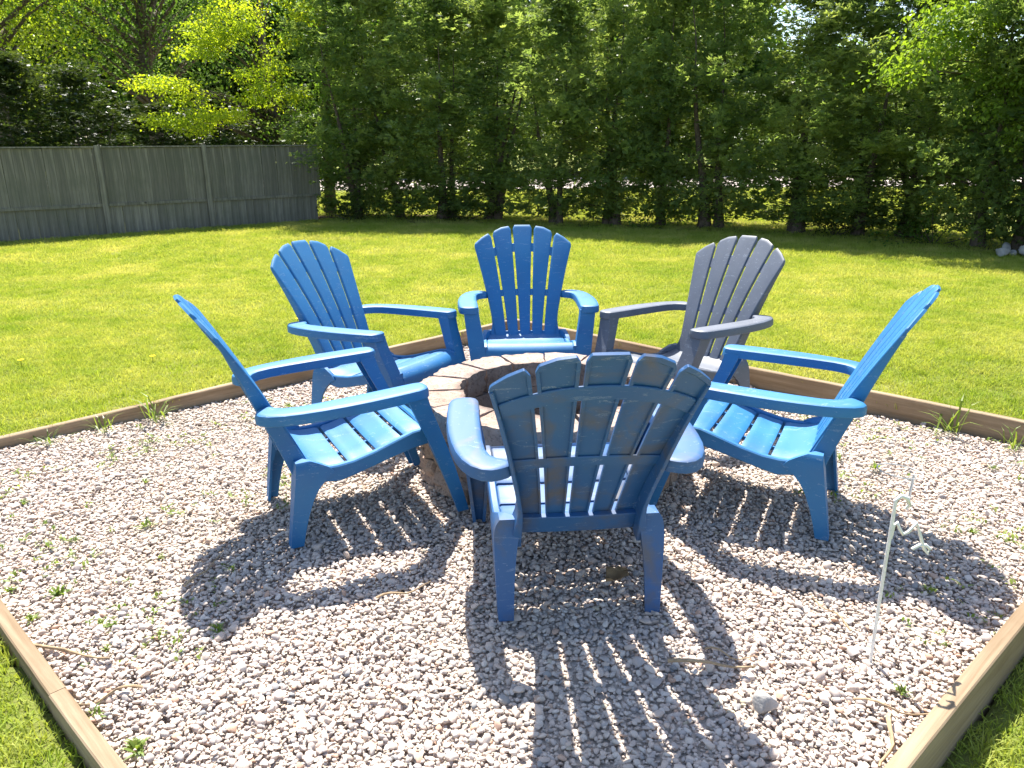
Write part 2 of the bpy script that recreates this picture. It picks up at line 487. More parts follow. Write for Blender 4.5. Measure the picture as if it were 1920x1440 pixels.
stones = [stone_mesh(100 + i) for i in range(14)]
pts, rot, scl, idx = [], [], [], []
def lay(step, zlo, zhi, smin, smax, keep=1.0, tilt=0.35):
    for gx in np.arange(-2.95, 2.95, step):
        for gy in np.arange(0.6, 6.05, step):
            x = gx + rng.uniform(-.55, .55) * step; y = gy + rng.uniform(-.55, .55) * step
            if abs(x) > 0.95 * y + 0.5 or y < 0.8: continue
            if rng.random() > keep or not inside(x, y, -0.012): continue
            d = math.hypot(x - 0.17, y - 3.40)
            if d < 0.385: continue
            s = min(smax, max(smin, rng.lognormal(math.log((smin + smax) / 2.25), 0.36)))
            z = rng.uniform(zlo, zhi) + 0.012 * math.sin(2.1 * x + 1) * math.cos(1.7 * y)
            pts.append((x, y, z)); rot.append((rng.normal(0, tilt), rng.normal(0, tilt), rng.uniform(0, 6.28)))
            scl.append((s, s, s * rng.uniform(0.85, 1.25))); idx.append(rng.integers(0, len(stones)))
lay(0.0140, -0.015, -0.007, 0.011, 0.025)
lay(0.0152, -0.007, 0.002, 0.011, 0.031, 0.97)
lay(0.055, 0.000, 0.007, 0.022, 0.046, 0.5, 0.4)
o = scatter('gravel', pts, rot, scl, idx, stones, GRAVEL)
tag(o, 'loose pale pinkish grey pebbles filling the plank bed', 'gravel', kind='stuff')

# grass tufts
def tuft(seed, n, rad, h0, h1, w, lean):
    r = np.random.default_rng(seed); out = []
    for _ in range(n):
        a = r.uniform(0, 6.28); q = rad * math.sqrt(r.random())
        p = np.array([q * math.cos(a), q * math.sin(a), -0.006])
        h = r.uniform(h0, h1); la = r.uniform(0, 6.28); l = abs(r.normal(0, lean)) * h
        d = np.array([math.cos(la) * l, math.sin(la) * l, h])
        wa = r.uniform(0, 6.28); s = np.array([math.cos(wa), math.sin(wa), 0]) * w * r.uniform(.7, 1.3) / 2
        mid = p + d * 0.55 + np.array([0, 0, 0.06 * h])
        tip = p + d + np.array([math.cos(la), math.sin(la), -0.25]) * l * 0.35
        out += [p - s, p + s, mid + s * 0.8, mid - s * 0.8, mid - s * 0.8, mid + s * 0.8, tip + s * 0.12, tip - s * 0.12]
    return quads_mesh('tuft', np.array(out))
tufts = [tuft(i, 46, 0.07, 0.015, 0.040, 0.0042, 0.75) for i in range(8)]
pts, rot, scl, idx = [], [], [], []
def sow(x0, x1, y0, y1, step, s):
    for gx in np.arange(x0, x1, step):
        for gy in np.arange(y0, y1, step):
            x = gx + rng.uniform(-.6, .6) * step; y = gy + rng.uniform(-.6, .6) * step
            if abs(x) > 0.95 * y + 1.2 or inside(x, y, 0.062) or 0.812 * (x + 9.9) + 11.06 < y < 16.6: continue
            k = s * rng.uniform(0.75, 1.25)
            pts.append((x, y, zl(x, y))); rot.append((rng.normal(0, .06), rng.normal(0, .06), rng.uniform(0, 6.28)))
            scl.append((k, k, k * rng.uniform(0.8, 1.2))); idx.append(rng.integers(0, len(tufts)))
sow(-3.4, 3.4, 0.9, 3.0, 0.048, 0.95)
sow(-7.0, 7.0, 3.0, 6.5, 0.053, 0.95)
sow(-11, 10, 6.5, 10.0, 0.075, 1.15)
sow(-10.5, 8.0, 10.0, 16.6, 0.105, 1.5)
sow(-12, 18, 16.6, 25.0, 0.26, 2.6)
o = scatter('grass', pts, rot, scl, idx, tufts, GRASS)
tag(o, 'short mown yellowish green lawn grass around the bed', 'grass', kind='stuff')

# ------------------------------------------------------------------ fence
FA, FB = Vector((-13.78, 7.85)), Vector((-3.80, 15.95))
fe = (FB - FA).normalized(); fang = math.atan2(fe.y, fe.x); FL_ = (FB - FA).length
fence = empty('board_fence', (FA.x, FA.y, 0), (0, 0, fang))
tag(fence, 'tall grey-green weathered board fence closing the far left of the lawn', 'fence')
def board_mesh(w, z0, z1, seed):
    r = np.random.default_rng(seed); t = 0.018; c = 0.002
    rows = [[(x + r.normal(0, .0006), y, z) for x, y in rr(0, w, 0, t, c)] for z in np.linspace(z0, z1, 4)]
    return loft('board', rows, 30)
for z0, z1, wid, ph in ((0.50, 1.43, 0.142, 0.0), (0.0, 0.495, 0.142, 0.05)):
    kinds = [board_mesh(wid, z0, z1 + d, 5 + i) for i, d in enumerate((0.0, -0.004, 0.003))]
    x = ph - 0.1
    while x < FL_ - 0.1:
        o = link('board', kinds[rng.integers(0, 3)], FENCEW, fence)
        o.location = (x, rng.uniform(0, 0.009), rng.normal(0, .003)); o.rotation_euler = (0, rng.normal(0, 0.002), 0)
        x += wid + 0.002
def boxloft(x0, x1, y0, y1, z0, z1, c=0.004):
    return loft('piece', [[(x, y, z) for x, y in rr(x0, x1, y0, y1, c)] for z in (z0, z1)], 30)
link('rail', boxloft(-0.1, FL_, -0.022, -0.004, 0.483, 0.530), FENCEW, fence)
link('cap', boxloft(-0.1, FL_, -0.030, 0.055, 1.436, 1.460), FENCEW, fence)
pm = boxloft(-0.042, 0.042, -0.046, -0.024, 0.0, 1.475)
for d in (2.2, 4.4, 6.55, 8.9, 10.65):
    o = link('post', pm, FENCEW, fence); o.location = (d, 0, 0)

# ------------------------------------------------------------------ trees
def unit(v): return v / (np.linalg.norm(v, axis=-1, keepdims=True) + 1e-9)

def sprays(P, D, r, n=5, length=0.085, width=0.024, fan=1.0, k_=1.0):
    """flat cedar sprays: fans of n narrow rhombi at points P heading D"""
    k = len(P)
    S = unit(np.cross(D, r.normal(size=(k, 3))))
    out = []
    for j in range(n):
        a = (j / (n - 1) - 0.5) * 2 * fan
        d = unit(D * math.cos(a) + S * math.sin(a) + r.normal(0, 0.12, (k, 3)))
        nrm = unit(np.cross(D, S)); s = unit(np.cross(d, nrm))
        L = k_ * length * r.uniform(0.6, 1.25, (k, 1)) * (1 - 0.25 * abs(a)); w = k_ * width * r.uniform(0.7, 1.3, (k, 1))
        b = P + d * 0.008
        out.append(np.stack([b, b + d * L * .5 + s * w * .5, b + d * L, b + d * L * .5 - s * w * .5], 1))
    return np.concatenate(out, 0).reshape(-1, 3)

def leaves(P, D, r, size, droop=0.4):
    k = len(P)
    d = unit(D + r.normal(0, 0.55, (k, 3)) + np.array([0, 0, -droop]))
    s = unit(np.cross(d, r.normal(0, 0.5, (k, 3)) + np.array([0, 0, 1.0])))
    up = np.cross(s, d)
    L = size * r.uniform(0.6, 1.3, (k, 1)); w = L * 0.72
    m = P + d * L * 0.45
    # two rhombic halves folded along the midrib
    q1 = np.stack([P, m + s * w * .5 + up * L * .12, P + d * L, m], 1)
    q2 = np.stack([P, m, P + d * L, m - s * w * .5 + up * L * .12], 1)
    return np.concatenate([q1, q2], 0).reshape(-1, 3)

def cedar_crown(seed, H=6.4, Rm=1.08, base=0.3, ncl=290, per=45):
    r = np.random.default_rng(seed); P, D, K = [], [], []
    for c in range(ncl):
        z = base + (H - base) * (r.random() ** 1.25 if c > 24 else r.uniform(0, 0.16))
        prof = min(1.0, 0.55 + (z - base) * 0.55) * max(0.12, 1 - (max(0, z - 3.4) / (H - 3.2)) ** 1.5)
        a = r.uniform(0, 6.283)
        q = Rm * prof * (0.05 + 1.05 * r.random() ** 0.8 + (0.35 if r.random() < 0.12 else 0))
        o = unit(np.array([math.cos(a), math.sin(a), r.uniform(0.0, 0.9)]))
        ctr = np.array([q * math.cos(a), q * math.sin(a), z])
        n = int(per * r.uniform(0.5, 1.5)); sp = r.uniform(0.06, 0.12); ln = r.uniform(0.2, 0.42)
        if z < 1.1: n = int(n * r.uniform(0.12, 0.75))
        t = r.uniform(-1, 0.8, n)
        g = ctr + np.outer(t * ln, o) + r.normal(0, 1, (n, 3)) * (sp * (1.25 - 0.6 * np.abs(t)))[:, None]
        g[:, 2] -= 0.05 * t * t
        P.append(g); D.append(unit(o + r.normal(0, 0.45, (n, 3)))); K.append(np.full((n, 1), r.uniform(0.65, 1.4)))
    P, D, K = np.concatenate(P), np.concatenate(D), np.concatenate(K)
    k = P[:, 2] > 0.06
    return quads_mesh('cedar_crown', sprays(P[k], D[k], r, k_=K[k]))

def broad_crown(seed, centers, per, spread, size, droop=0.4, flat=0.6):
    r = np.random.default_rng(seed); P, D = [], []
    for c in centers:
        n = int(per * r.uniform(0.6, 1.4))
        g = r.normal(0, 1, (n, 3)) * np.array([spread, spread, spread * flat])
        P.append(g + np.array(c)); D.append(unit(g + r.normal(0, spread * .5, (n, 3))))
    return quads_mesh('broad_crown', leaves(np.concatenate(P), np.concatenate(D), r, size, droop))

def cedar_trunk(seed, H=4.6):
    r = random.Random(seed); parts = []
    for s in range(r.choice((1, 2, 3))):
        a = r.uniform(0, 6.28); lean = r.uniform(0.1, 0.75); bx, by = r.uniform(-.16, .16), r.uniform(-.12, .12)
        path = [(bx + math.cos(a) * lean * t * 1.2 + 0.03 * math.sin(t * 9 + s), by + math.sin(a) * lean * t * 1.2, -0.05 + t * H) for t in np.linspace(0, 1, 9)]
        parts.append(tube(path, [(0.082 - 0.02 * s) * (1 - t) ** 1.4 + 0.006 + (0.03 if t == 0 else 0) for t in np.linspace(0, 1, 9)], 8))
    for b in range(44):
        z = r.uniform(0.25, 1.6) if b < 20 else r.uniform(1, H * 0.8); a = r.uniform(0, 6.28); L = r.uniform(0.4, 0.85)
        parts.append(tube([(0, 0, z), (math.cos(a) * L * .5, math.sin(a) * L * .5, z + L * .1), (math.cos(a) * L, math.sin(a) * L, z + L * .32)], [0.014, 0.009, 0.004], 4))
    return mesh('trunk', *join(parts), 60)

crowns = [cedar_crown(20 + i) for i in range(5)]
trunks = [cedar_trunk(40 + i) for i in range(5)]
def cedar(x, y, k, s, rot, label, mat=CEDAR, group='cedars of the hedge at the back', sz=None):
    t = empty('cedar_tree', (x, y, 0), (0, 0, rot)); t.scale = (s, s, sz or s)
    tag(t, label, 'tree', group)
    link('trunk', trunks[k % 5], BARK, t)
    c = link('crown', crowns[k % 5], mat, t)
    if c.material_slots[0].material is not mat:
        c.material_slots[0].link = 'OBJECT'; c.material_slots[0].material = mat
    return t
hedge = [(-3.35, 16.35), (-2.3, 16.2), (-1.25, 15.95), (-0.23, 15.65), (0.83, 15.15), (1.87, 14.68), (2.94, 14.2), (3.95, 13.75), (4.75, 13.25),
         (5.40, 12.65), (6.0, 12.0), (6.5, 11.25), (7.0, 10.45), (7.7, 9.7), (8.6, 9.0)]
where = ['at the left end of the back hedge, against the fence', 'second from the fence in the back hedge', 'third from the fence in the back hedge',
         'in the hedge left of the front-facing blue chair', 'in the hedge right behind the front-facing blue chair', 'in the hedge just right of the front-facing blue chair',
         'in the hedge midway between the two rearmost chairs', 'in the hedge directly behind the grey chair', 'in the hedge over the right edge of the grey chair',
         'in the hedge just right of the grey chair', 'in the right part of the hedge, above the right blue chair', 'near the right end of the hedge, left of the stone heap',
         'behind the stone heap at the right end of the hedge', 'at the right picture edge, past the stone heap', 'rightmost of the hedge, mostly outside the picture']
for i, (x, y) in enumerate(hedge):
    x += rng.normal(0, .16); y += rng.normal(0, .14)
    cedar(x, y, i * 2 + 1, rng.uniform(0.88, 1.22), rng.uniform(0, 6.28), 'dark green cedar ' + where[i], sz=(0.74 if i < 5 else 0.58 if i in (9, 10) else 0.80) * rng.uniform(0.85, 1.18))
for i, (x, y, s, z, w) in enumerate([(-13.6, 13.6, 1.0, 0.55, 'left of the picture edge'), (-12.3, 14.9, 1.0, 0.55, 'just outside the left picture edge'), (-11.1, 15.9, 0.95, 0.52, 'at the left picture edge'), (-10.0, 16.6, 0.95, 0.50, 'second from the left picture edge'), (-8.9, 16.9, 0.95, 0.47, 'third from the left picture edge'),
                                  (-7.9, 18.2, 0.85, 0.36, 'left of the lime green branch'), (-6.7, 18.6, 0.85, 0.40, 'behind the lime green branch'), (-5.5, 18.9, 0.85, 0.42, 'right of the lime green branch')]):
    cedar(x, y, i + 2, s, i * 1.3, 'dark cedar behind the board fence, ' + w, CEDAR_DARK, 'cedars behind the fence', z)

def branchy(paths, seg=6):
    return mesh('trunk', *join([tube(p, r, seg) for p, r in paths]), 60)

# lime green maple reaching over the fence
t = empty('maple_tree', (-5.4, 19.0, 0)); tag(t, 'lime green young maple reaching over the board fence', 'tree')
B0 = Vector((-5.4, 19.0, 0))
lime = [(-7.03, 16.0, 2.60), (-6.75, 16.1, 2.62), (-6.45, 16.2, 2.62), (-6.30, 16.0, 2.30), (-6.75, 15.9, 1.95), (-6.45, 15.9, 1.85), (-6.12, 16.0, 1.82), (-5.95, 16.1, 2.10),
        (-5.86, 16.2, 3.10), (-6.05, 16.4, 3.35), (-5.6, 16.4, 3.35), (-5.43, 16.3, 3.55), (-5.02, 16.5, 3.60), (-5.59, 16.3, 3.85), (-6.15, 16.4, 3.6), (-4.78, 16.3, 2.62), (-4.97, 16.2, 2.30),
        (-4.65, 16.4, 3.0), (-5.3, 16.5, 2.75), (-4.4, 16.6, 3.4), (-4.2, 16.7, 3.8), (-5.0, 16.6, 4.05), (-5.7, 16.7, 4.3), (-5.0, 18.8, 5.2), (-5.7, 19.2, 5.0), (-4.2, 16.9, 4.1),
        (-5.5, 16.1, 1.95), (-4.55, 16.9, 2.4)]
ps = [([(0, 0, -.1), (0.05, -0.1, 1.2), (0.0, -0.35, 2.6), (-0.1, -0.4, 4.2), (0.1, -.1, 5.2)], [.16, .13, .11, .08, .04])]
for c in lime:
    q = Vector(c) - B0; s = Vector((0, -0.35, max(1.4, q.z * 0.75)))
    ps.append(([s, s.lerp(q, .5) + Vector((0, 0, .16)), q], [.026, .015, .006]))
link('trunk', branchy(ps, 5), BARK, t)
cl = [tuple(Vector(c) - B0 + Vector((random.gauss(0, .14), random.gauss(0, .16), random.gauss(0, .07)))) for c in lime for _ in range(3)]
link('crown', broad_crown(3, cl, 150, 0.17, 0.060, 0.5, 0.36), LIME, t)

# mid green broadleaf tree at the fence corner
t = empty('broadleaf_tree', (-4.0, 17.6, 0)); tag(t, 'mid green broadleaf tree where the fence meets the hedge', 'tree')
cs = []
for _ in range(120):
    z = random.uniform(0.9, 6.3); a = random.uniform(0, 6.28); q = random.uniform(.3, 1.25)
    cs.append((0.35 + q * math.cos(a), -0.5 + q * math.sin(a) * 0.9, z))
link('trunk', branchy([([(0, 0, -.1), (.05, -.1, 1.6), (.2, -.3, 3.4), (.25, -.4, 5.6)], [.14, .11, .08, .03])] +
     [([(0.1, -.2, max(.6, c[2] - .5)), c], [.016, .005]) for c in cs[::3]], 5), BARK, t)
link('crown', broad_crown(5, cs, 75, 0.2, 0.072, 0.3, 0.8), MIDGREEN, t)

# bright maple hanging in from the right
t = empty('maple_tree', (8.3, 11.2, 0)); tag(t, 'bright green maple hanging in at the upper right corner', 'tree')
B1 = Vector((8.3, 11.2, 0))
rm = [(4.9, 10.6, 2.32), (5.1, 10.5, 2.45), (5.35, 10.6, 2.62), (5.2, 10.6, 2.75), (5.5, 10.5, 2.85), (5.8, 10.6, 2.60), (5.75, 10.5, 2.95), (6.0, 10.5, 3.0), (6.0, 10.5, 2.35), (6.3, 10.4, 2.15),
      (6.25, 10.4, 1.78), (6.45, 10.4, 1.95), (6.5, 10.4, 1.42), (6.6, 10.4, 2.5), (6.4, 10.6, 2.9), (6.9, 10.6, 3.2), (6.2, 10.9, 3.4), (7.2, 10.8, 3.6), (7.0, 10.4, 2.3), (7.3, 10.5, 2.8),
      (7.6, 11.2, 4.2), (8.3, 11.0, 4.6), (8.8, 11.8, 4.4), (7.9, 12.0, 4.8), (8.8, 10.8, 3.8), (5.6, 10.9, 3.2), (6.6, 11.4, 4.0)]
ps = [([(0, 0, -.1), (-.1, 0, 1.5), (-.1, -.1, 3.0), (0, 0, 4.6)], [.15, .12, .1, .04])]
for c in rm:
    q = Vector(c) - B1; s = Vector((-.1, -.05, max(1.4, q.z * .8)))
    ps.append(([s, s.lerp(q, .5) + Vector((0, 0, .15)), q], [.024, .014, .005]))
link('trunk', branchy(ps, 5), BARK, t)
cl = [tuple(Vector(c) - B1 + Vector((random.gauss(0, .13), random.gauss(0, .13), random.gauss(0, .09)))) for c in rm for _ in range(3)]
link('crown', broad_crown(9, cl, 90, 0.15, 0.064, 0.8, 0.5), MAPLE, t)

# tall trees far behind the fence and across the road
def big_tree_meshes(seed, H, Rc, ncl, per, size, zlow):
    r = random.Random(seed); cs = []
    while len(cs) < ncl:
        a = r.uniform(0, 6.28); q = Rc * math.sqrt(r.random()); z = r.uniform(zlow, H)
        k = (z - zlow) / (H - zlow)
        if q > Rc * (0.55 + 0.9 * k * (1 - k) * 2): continue
        cs.append((q * math.cos(a), q * math.sin(a), z))
    ps = [([(0, 0, -.2), (.1, .05, H * .3), (.15, -.1, H * .6), (.1, 0, H * .9)], [.24, .19, .13, .04])]
    for c in cs[::2]:
        z0 = max(H * .22, c[2] - q * 0.5 - 1.0)
        ps.append(([(.1, 0, z0), (c[0] * .5, c[1] * .5, (z0 + c[2]) / 2 + .2), c], [.07, .04, .012]))
    return branchy(ps, 6), broad_crown(seed, cs, per, 0.55, size, 0.4, 0.6)
tm, cm = big_tree_meshes(4, 11.0, 3.6, 120, 190, 0.105, 3.0)
tm2, cm2 = big_tree_meshes(14, 9.0, 3.6, 210, 130, 0.26, 0.5)
for i, (x, y, s, rz, lb) in enumerate([(-14.0, 22.5, 1.0, 0.4, 'tall yellow green tree with forked dark limbs at the upper left corner'),
                                       (-10.8, 25.0, 1.05, 2.2, 'tall mid green tree behind the lime maple at the upper left')]):
    t = empty('tall_tree', (x, y, 0), (0, 0, rz)); t.scale = (s,) * 3; tag(t, lb, 'tree')
    link('trunk', tm, BARK, t); o = link('crown', cm, LIME, t)
    if i: o.material_slots[0].link = 'OBJECT'; o.material_slots[0].material = MIDGREEN
for i, (x, y, s) in enumerate([(-32, 42, 1.2), (-26, 40, 1.1), (-20.5, 43, 1.2), (-15, 41, 1.1), (-10, 43, 1.15), (-5, 41, 1.1), (-0.5, 43, 1.2), (4.5, 41, 1.1), (9.5, 43, 1.2), (14.5, 41, 1.15), (19.5, 42, 1.2), (25, 40, 1.15), (30.5, 42, 1.2)]):
    t = empty('far_tree', (x, y, 0), (0, 0, i * 1.7)); t.scale = (s, s, s * (1.0 if x < 12 else 0.55))
    tag(t, 'green tree across the road, glimpsed through gaps in the hedge', 'tree', 'trees across the road')
    link('trunk', tm2, BARK, t); o = link('crown', cm2, MIDGREEN, t)

# low shrubs under the hedge
def shrub(seed):
    r = random.Random(seed)
    return [(r.gauss(0, .28), r.gauss(0, .2), abs(r.gauss(.22, .14))) for _ in range(16)]
for i, (x, y, lb) in enumerate([(-3.2, 15.85, 'low leafy undergrowth at the foot of the hedge beside the fence end'), (-2.0, 15.75, 'low leafy undergrowth at the hedge foot, left of the front-facing chair'),
                                (-0.9, 15.5, 'dark undergrowth at the hedge foot, above the front-facing chair'), (2.4, 14.05, 'low undergrowth at the hedge foot between the rearmost chairs'),
                                (5.15, 12.5, 'low undergrowth at the hedge foot right of the grey chair'), (6.1, 11.3, 'leafy undergrowth at the hedge foot near the stone heap')]):
    t = empty('undergrowth_shrub', (x, y, 0)); tag(t, lb, 'shrub', 'undergrowth along the hedge')
    c = shrub(i)
    link('stem', branchy([([(0, 0, -.02), q], [.008, .004]) for q in c[::2]], 4), BARK, t)
    link('foliage', broad_crown(60 + i, c, 40, .12, .05, .2, .7), MIDGREEN if i % 2 else CEDAR_DARK, t)

# ------------------------------------------------------------------ chairs
def back_pt(x, s, off):
    """front surface of the reclined back; off > 0 goes behind it"""
    u = s / 0.73
    y = -0.163 - 0.343 * (0.78 * u + 0.22 * u * u); z = 0.305 + 0.645 * u
    dy = -0.343 * (0.78 + 0.44 * u); l = math.hypot(dy, 0.645)
    ny, nz = 0.645 / l, -dy / l                     # forward and up
    y += 0.20 * x * x
    return (x, y - off * ny, z - off * nz)
def wback(s):
    u = max(0.0, s) / 0.606
    return 0.183 + 0.085 * u + 0.042 * u * u
def lerps(x, xs_, ys_): return float(np.interp(x, xs_, ys_))
DROP = {0: ([0, .1, .9, 1], [.030, .006, .006, .030]),
        1: ([0, .1, .5, .9, 1], [.034, .013, .022, .046, .070]),
        2: ([0, .12, .5, .93, 1], [.082, .060, .086, .124, .140])}
def slat_mesh(i):
    """i = -2..2 across the back"""
    side = -1 if i < 0 else 1
    A = [0, .02, .05, .09, .11, .14, .3, .5, .7, .86, .89, .91, .95, .98, 1]
    Bv = [0, .02, .15, .3, .45, .6, .75, .85, .92, .955, .965, .975, .99, 1]
    fr, bk = [], []
    for b in Bv:
        for a in A:
            d = lerps(a, *DROP[abs(i)])
            s = -0.012 + (0.73 - d + 0.012) * b
            w = wback(s); g = 0.0068
            f0, f1 = (abs(i) * 2 - 1) / 5, (abs(i) * 2 + 1) / 5
            x0, x1 = f0 * w + g, f1 * w - (g if abs(i) < 2 else 0)
            x = (x0 + (x1 - x0) * a) * side
            e = min(a, 1 - a); et = 1 - b
            of = 0.004 * max(0, 1 - e / 0.05) ** 2 + (0.004 * max(0, 1 - et / 0.012) ** 2) - 0.0015 * (1 - (2 * a - 1) ** 2)
            rim = e <= 0.09 or b >= 0.975
            fr.append(back_pt(x, s, of)); bk.append(back_pt(x, s, 0.013 if rim else 0.0060))
    m, n = len(A), len(Bv); V = fr + bk; F = []; o = len(fr)
    for r_ in range(n - 1):
        for c in range(m - 1):
            q = (r_ * m + c, r_ * m + c + 1, (r_ + 1) * m + c + 1, (r_ + 1) * m + c)
            F.append(q); F.append(tuple(k + o for k in q[::-1]))
    ring = [c for c in range(m)] + [r_ * m + m - 1 for r_ in range(1, n)] + [(n - 1) * m + c for c in range(m - 2, -1, -1)] + [r_ * m for r_ in range(n - 2, 0, -1)]
    for k in range(len(ring)):
        a, b = ring[k], ring[(k + 1) % len(ring)]
        F.append((a, b, b + o, a + o))
    return mesh('back_slat', V, F, 35)
def band_mesh(s0, s1, o0, o1, fx=0.965, arc=0.0):
    rows = []
    for t in np.linspace(-1, 1, 17):
        rows.append([back_pt(t * fx * wback(s - arc * t * t), s - arc * t * t, of) for s, of in rr(s0, s1, o0, o1, 0.003)])
    return loft('back_band', rows, 35)
def wing_mesh(side):
    rows = []
    for s in [-0.05, -0.02, 0.02, .06, .1, .15, .21, .28, .35, .42, .49, .55, .585]:
        d = lerps(s, [-.05, 0, .28, .5, .585], [.080, .074, .054, .026, .016])
        x = wback(s) + 0.034 * max(0, 1 - max(0, s) / .14) ** 2
        xi = x - 0.011 - 0.02 * max(0, 1 - max(0, s) / .14) ** 2
        rows.append([(side * p[0], p[1], p[2]) for p in [back_pt(q, s, of) for q, of in rr(xi, x + .0016, 0.006, d, 0.003)]])
    return loft('back_side_flange', rows, 35)
SEATP = ([-.17, -.15, -.12, -.08, -.04, .02, .1, .2, .26, .30, .325, .345, .358, .364, .366], [.318, .302, .291, .286, .286, .292, .312, .345, .360, .364, .358, .345, .325, .30, .265])
def seat_slat_mesh(y0, y1, hw0, hw1):
    rows = []
    yy = np.linspace(y0, y1, 9)
    for y in yy:
        e = min(y - y0, y1 - y); dz = 0.004 * max(0, 1 - e / 0.008) ** 2
        hw = hw0 + (hw1 - hw0) * (y - y0) / (y1 - y0)
        z = lerps(y, *SEATP) - dz
        rows.append([(-hw, y, z - .018), (-hw, y, z - .004), (-hw + .006, y, z), (-hw * .5, y, z - .002), (0, y, z - .003), (hw * .5, y, z - .002), (hw - .006, y, z), (hw, y, z - .004), (hw, y, z - .018),
                     (hw - .012, y, z - .018), (hw - .012, y, z - .008), (0, y, z - .010), (-hw + .012, y, z - .008), (-hw + .012, y, z - .018)])
    return loft('seat_slat', rows, 35)
def apron_mesh():
    prof = [(.308, .3645), (.325, .358), (.345, .345), (.358, .325), (.364, .30), (.366, .265)]
    inner = [(y - .006 - .004 * (z < .35), z - .007) for y, z in prof[::-1]]; inner[0] = (.359, .265)
    loop = prof + inner
    return loft('seat_front', [[(x, y - .012 * (x / .25) ** 2, z) for y, z in loop] for x in np.linspace(-.249, .249, 9)], 40)
def rear_leg_mesh(side):
    T = [(0, -.268, -.220, .214, .262), (.06, -.258, -.206, .212, .265), (.12, -.248, -.188, .210, .268), (.18, -.238, -.164, .206, .271), (.22, -.231, -.140, .202, .2725),
         (.25, -.226, -.110, .198, .273), (.272, -.222, -.075, .195, .273), (.295, -.218, -.095, .196, .271), (.312, -.215, -.125, .200, .266), (.328, -.212, -.160, .205, .255)]
    T = [(z, a, b, c, d) for z, a, b, c, d in T]
    # hollow channel seen from the inside: the section is an angle
    rows = []
    for z, y0, y1, x0, x1 in T:
        t = .010 + .012 * (z > .2)
        if z >= .29: L = [(x0, y0), (x1, y0), (x1, y1), (x1 - t, y1), (x1 - t, y1 - .004), (x0, y0 + t + .004)]
        else: L = [(x0, y0), (x1, y0), (x1, y1), (x1 - t, y1), (x1 - t, y0 + t), (x0, y0 + t)]
        rows.append([(side * x, y, z) for x, y in L])
    return loft('rear_leg', rows, 35)
def rail_mesh(side):
    T = [(-.16, .250, .300), (-.11, .236, .294), (-.06, .228, .292), (0, .240, .297), (.08, .260, .315), (.16, .280, .340), (.24, .297, .364), (.30, .305, .370), (.335, .300, .355)]
    return loft('side_rail', [[(side * x, y, z) for x, z in rr(.238, .2655, zb, zt, .005)] for y, zb, zt in T], 35)
def front_leg_mesh(side):
    T = [(0, .250, .300, .392, .438), (.10, .246, .312, .360, .412), (.20, .244, .324, .326, .384), (.30, .246, .336, .290, .352), (.40, .262, .350, .250, .316), (.47, .276, .360, .220, .290), (.52, .284, .366, .200, .276), (.545, .284, .366, .194, .270)]
    rows = []
    for z, x0, x1, y0, y1 in T:
        t = .013
        L = [(x0, y1), (x1, y1), (x1, y0), (x1 - t, y0), (x1 - t, y1 - t), (x0 + t, y1 - t), (x0 + t, y0 + .012), (x0, y0 + .012)]
        rows.append([(side * x, y, z) for x, y in L])
    return loft('front_leg', rows, 35)
def arm_mesh(side):
    pl = [(.292, .272), (.310, .284), (.340, .286), (.366, .280), (.384, .264), (.394, .235), (.402, .15), (.407, .05), (.406, -.04), (.400, -.12), (.390, -.19), (.374, -.25), (.350, -.298), (.320, -.326), (.290, -.334),
          (.262, -.326), (.238, -.312), (.226, -.296), (.228, -.276), (.240, -.262), (.262, -.250), (.282, -.226), (.295, -.18), (.298, -.10), (.296, 0), (.292, .1), (.287, .2), (.285, .250)]
    cx = sum(p[0] for p in pl) / len(pl)
    n = len(pl)
    nor = []
    for i in range(n):
        a, b = pl[i - 1], pl[(i + 1) % n]; dx, dy = b[0] - a[0], b[1] - a[1]; l = math.hypot(dx, dy)
        nor.append((-dy / l, dx / l))
    area = sum(pl[i][0] * pl[(i + 1) % n][1] - pl[(i + 1) % n][0] * pl[i][1] for i in range(n))
    sg = 1 if area > 0 else -1                     # inward normal sign
    def ring(ins, z):
        return [(side * (p[0] + sg * m[0] * ins), p[1] + sg * m[1] * ins, z + 0.562 + 0.022 * p[1]) for p, m in zip(pl, nor)]
    rows = [ring(.004, -.041), ring(0, -.038), ring(0, -.012), ring(.003, -.004), ring(.009, 0), ring(.022, .0015)]
    return loft('arm_rest', rows, 35)
def rib_mesh(x):
    return loft('seat_rib', [[(x + a, y, lerps(y, *SEATP) - .012 - b) for a, b in ((-.006, 0), (.006, 0), (.006, .016), (-.006, .016))] for y in np.linspace(-.14, .33, 14)], 35)

PARTS = []
for i in (-2, -1, 1, 2): PARTS.append(('back_slat', slat_mesh(i)))
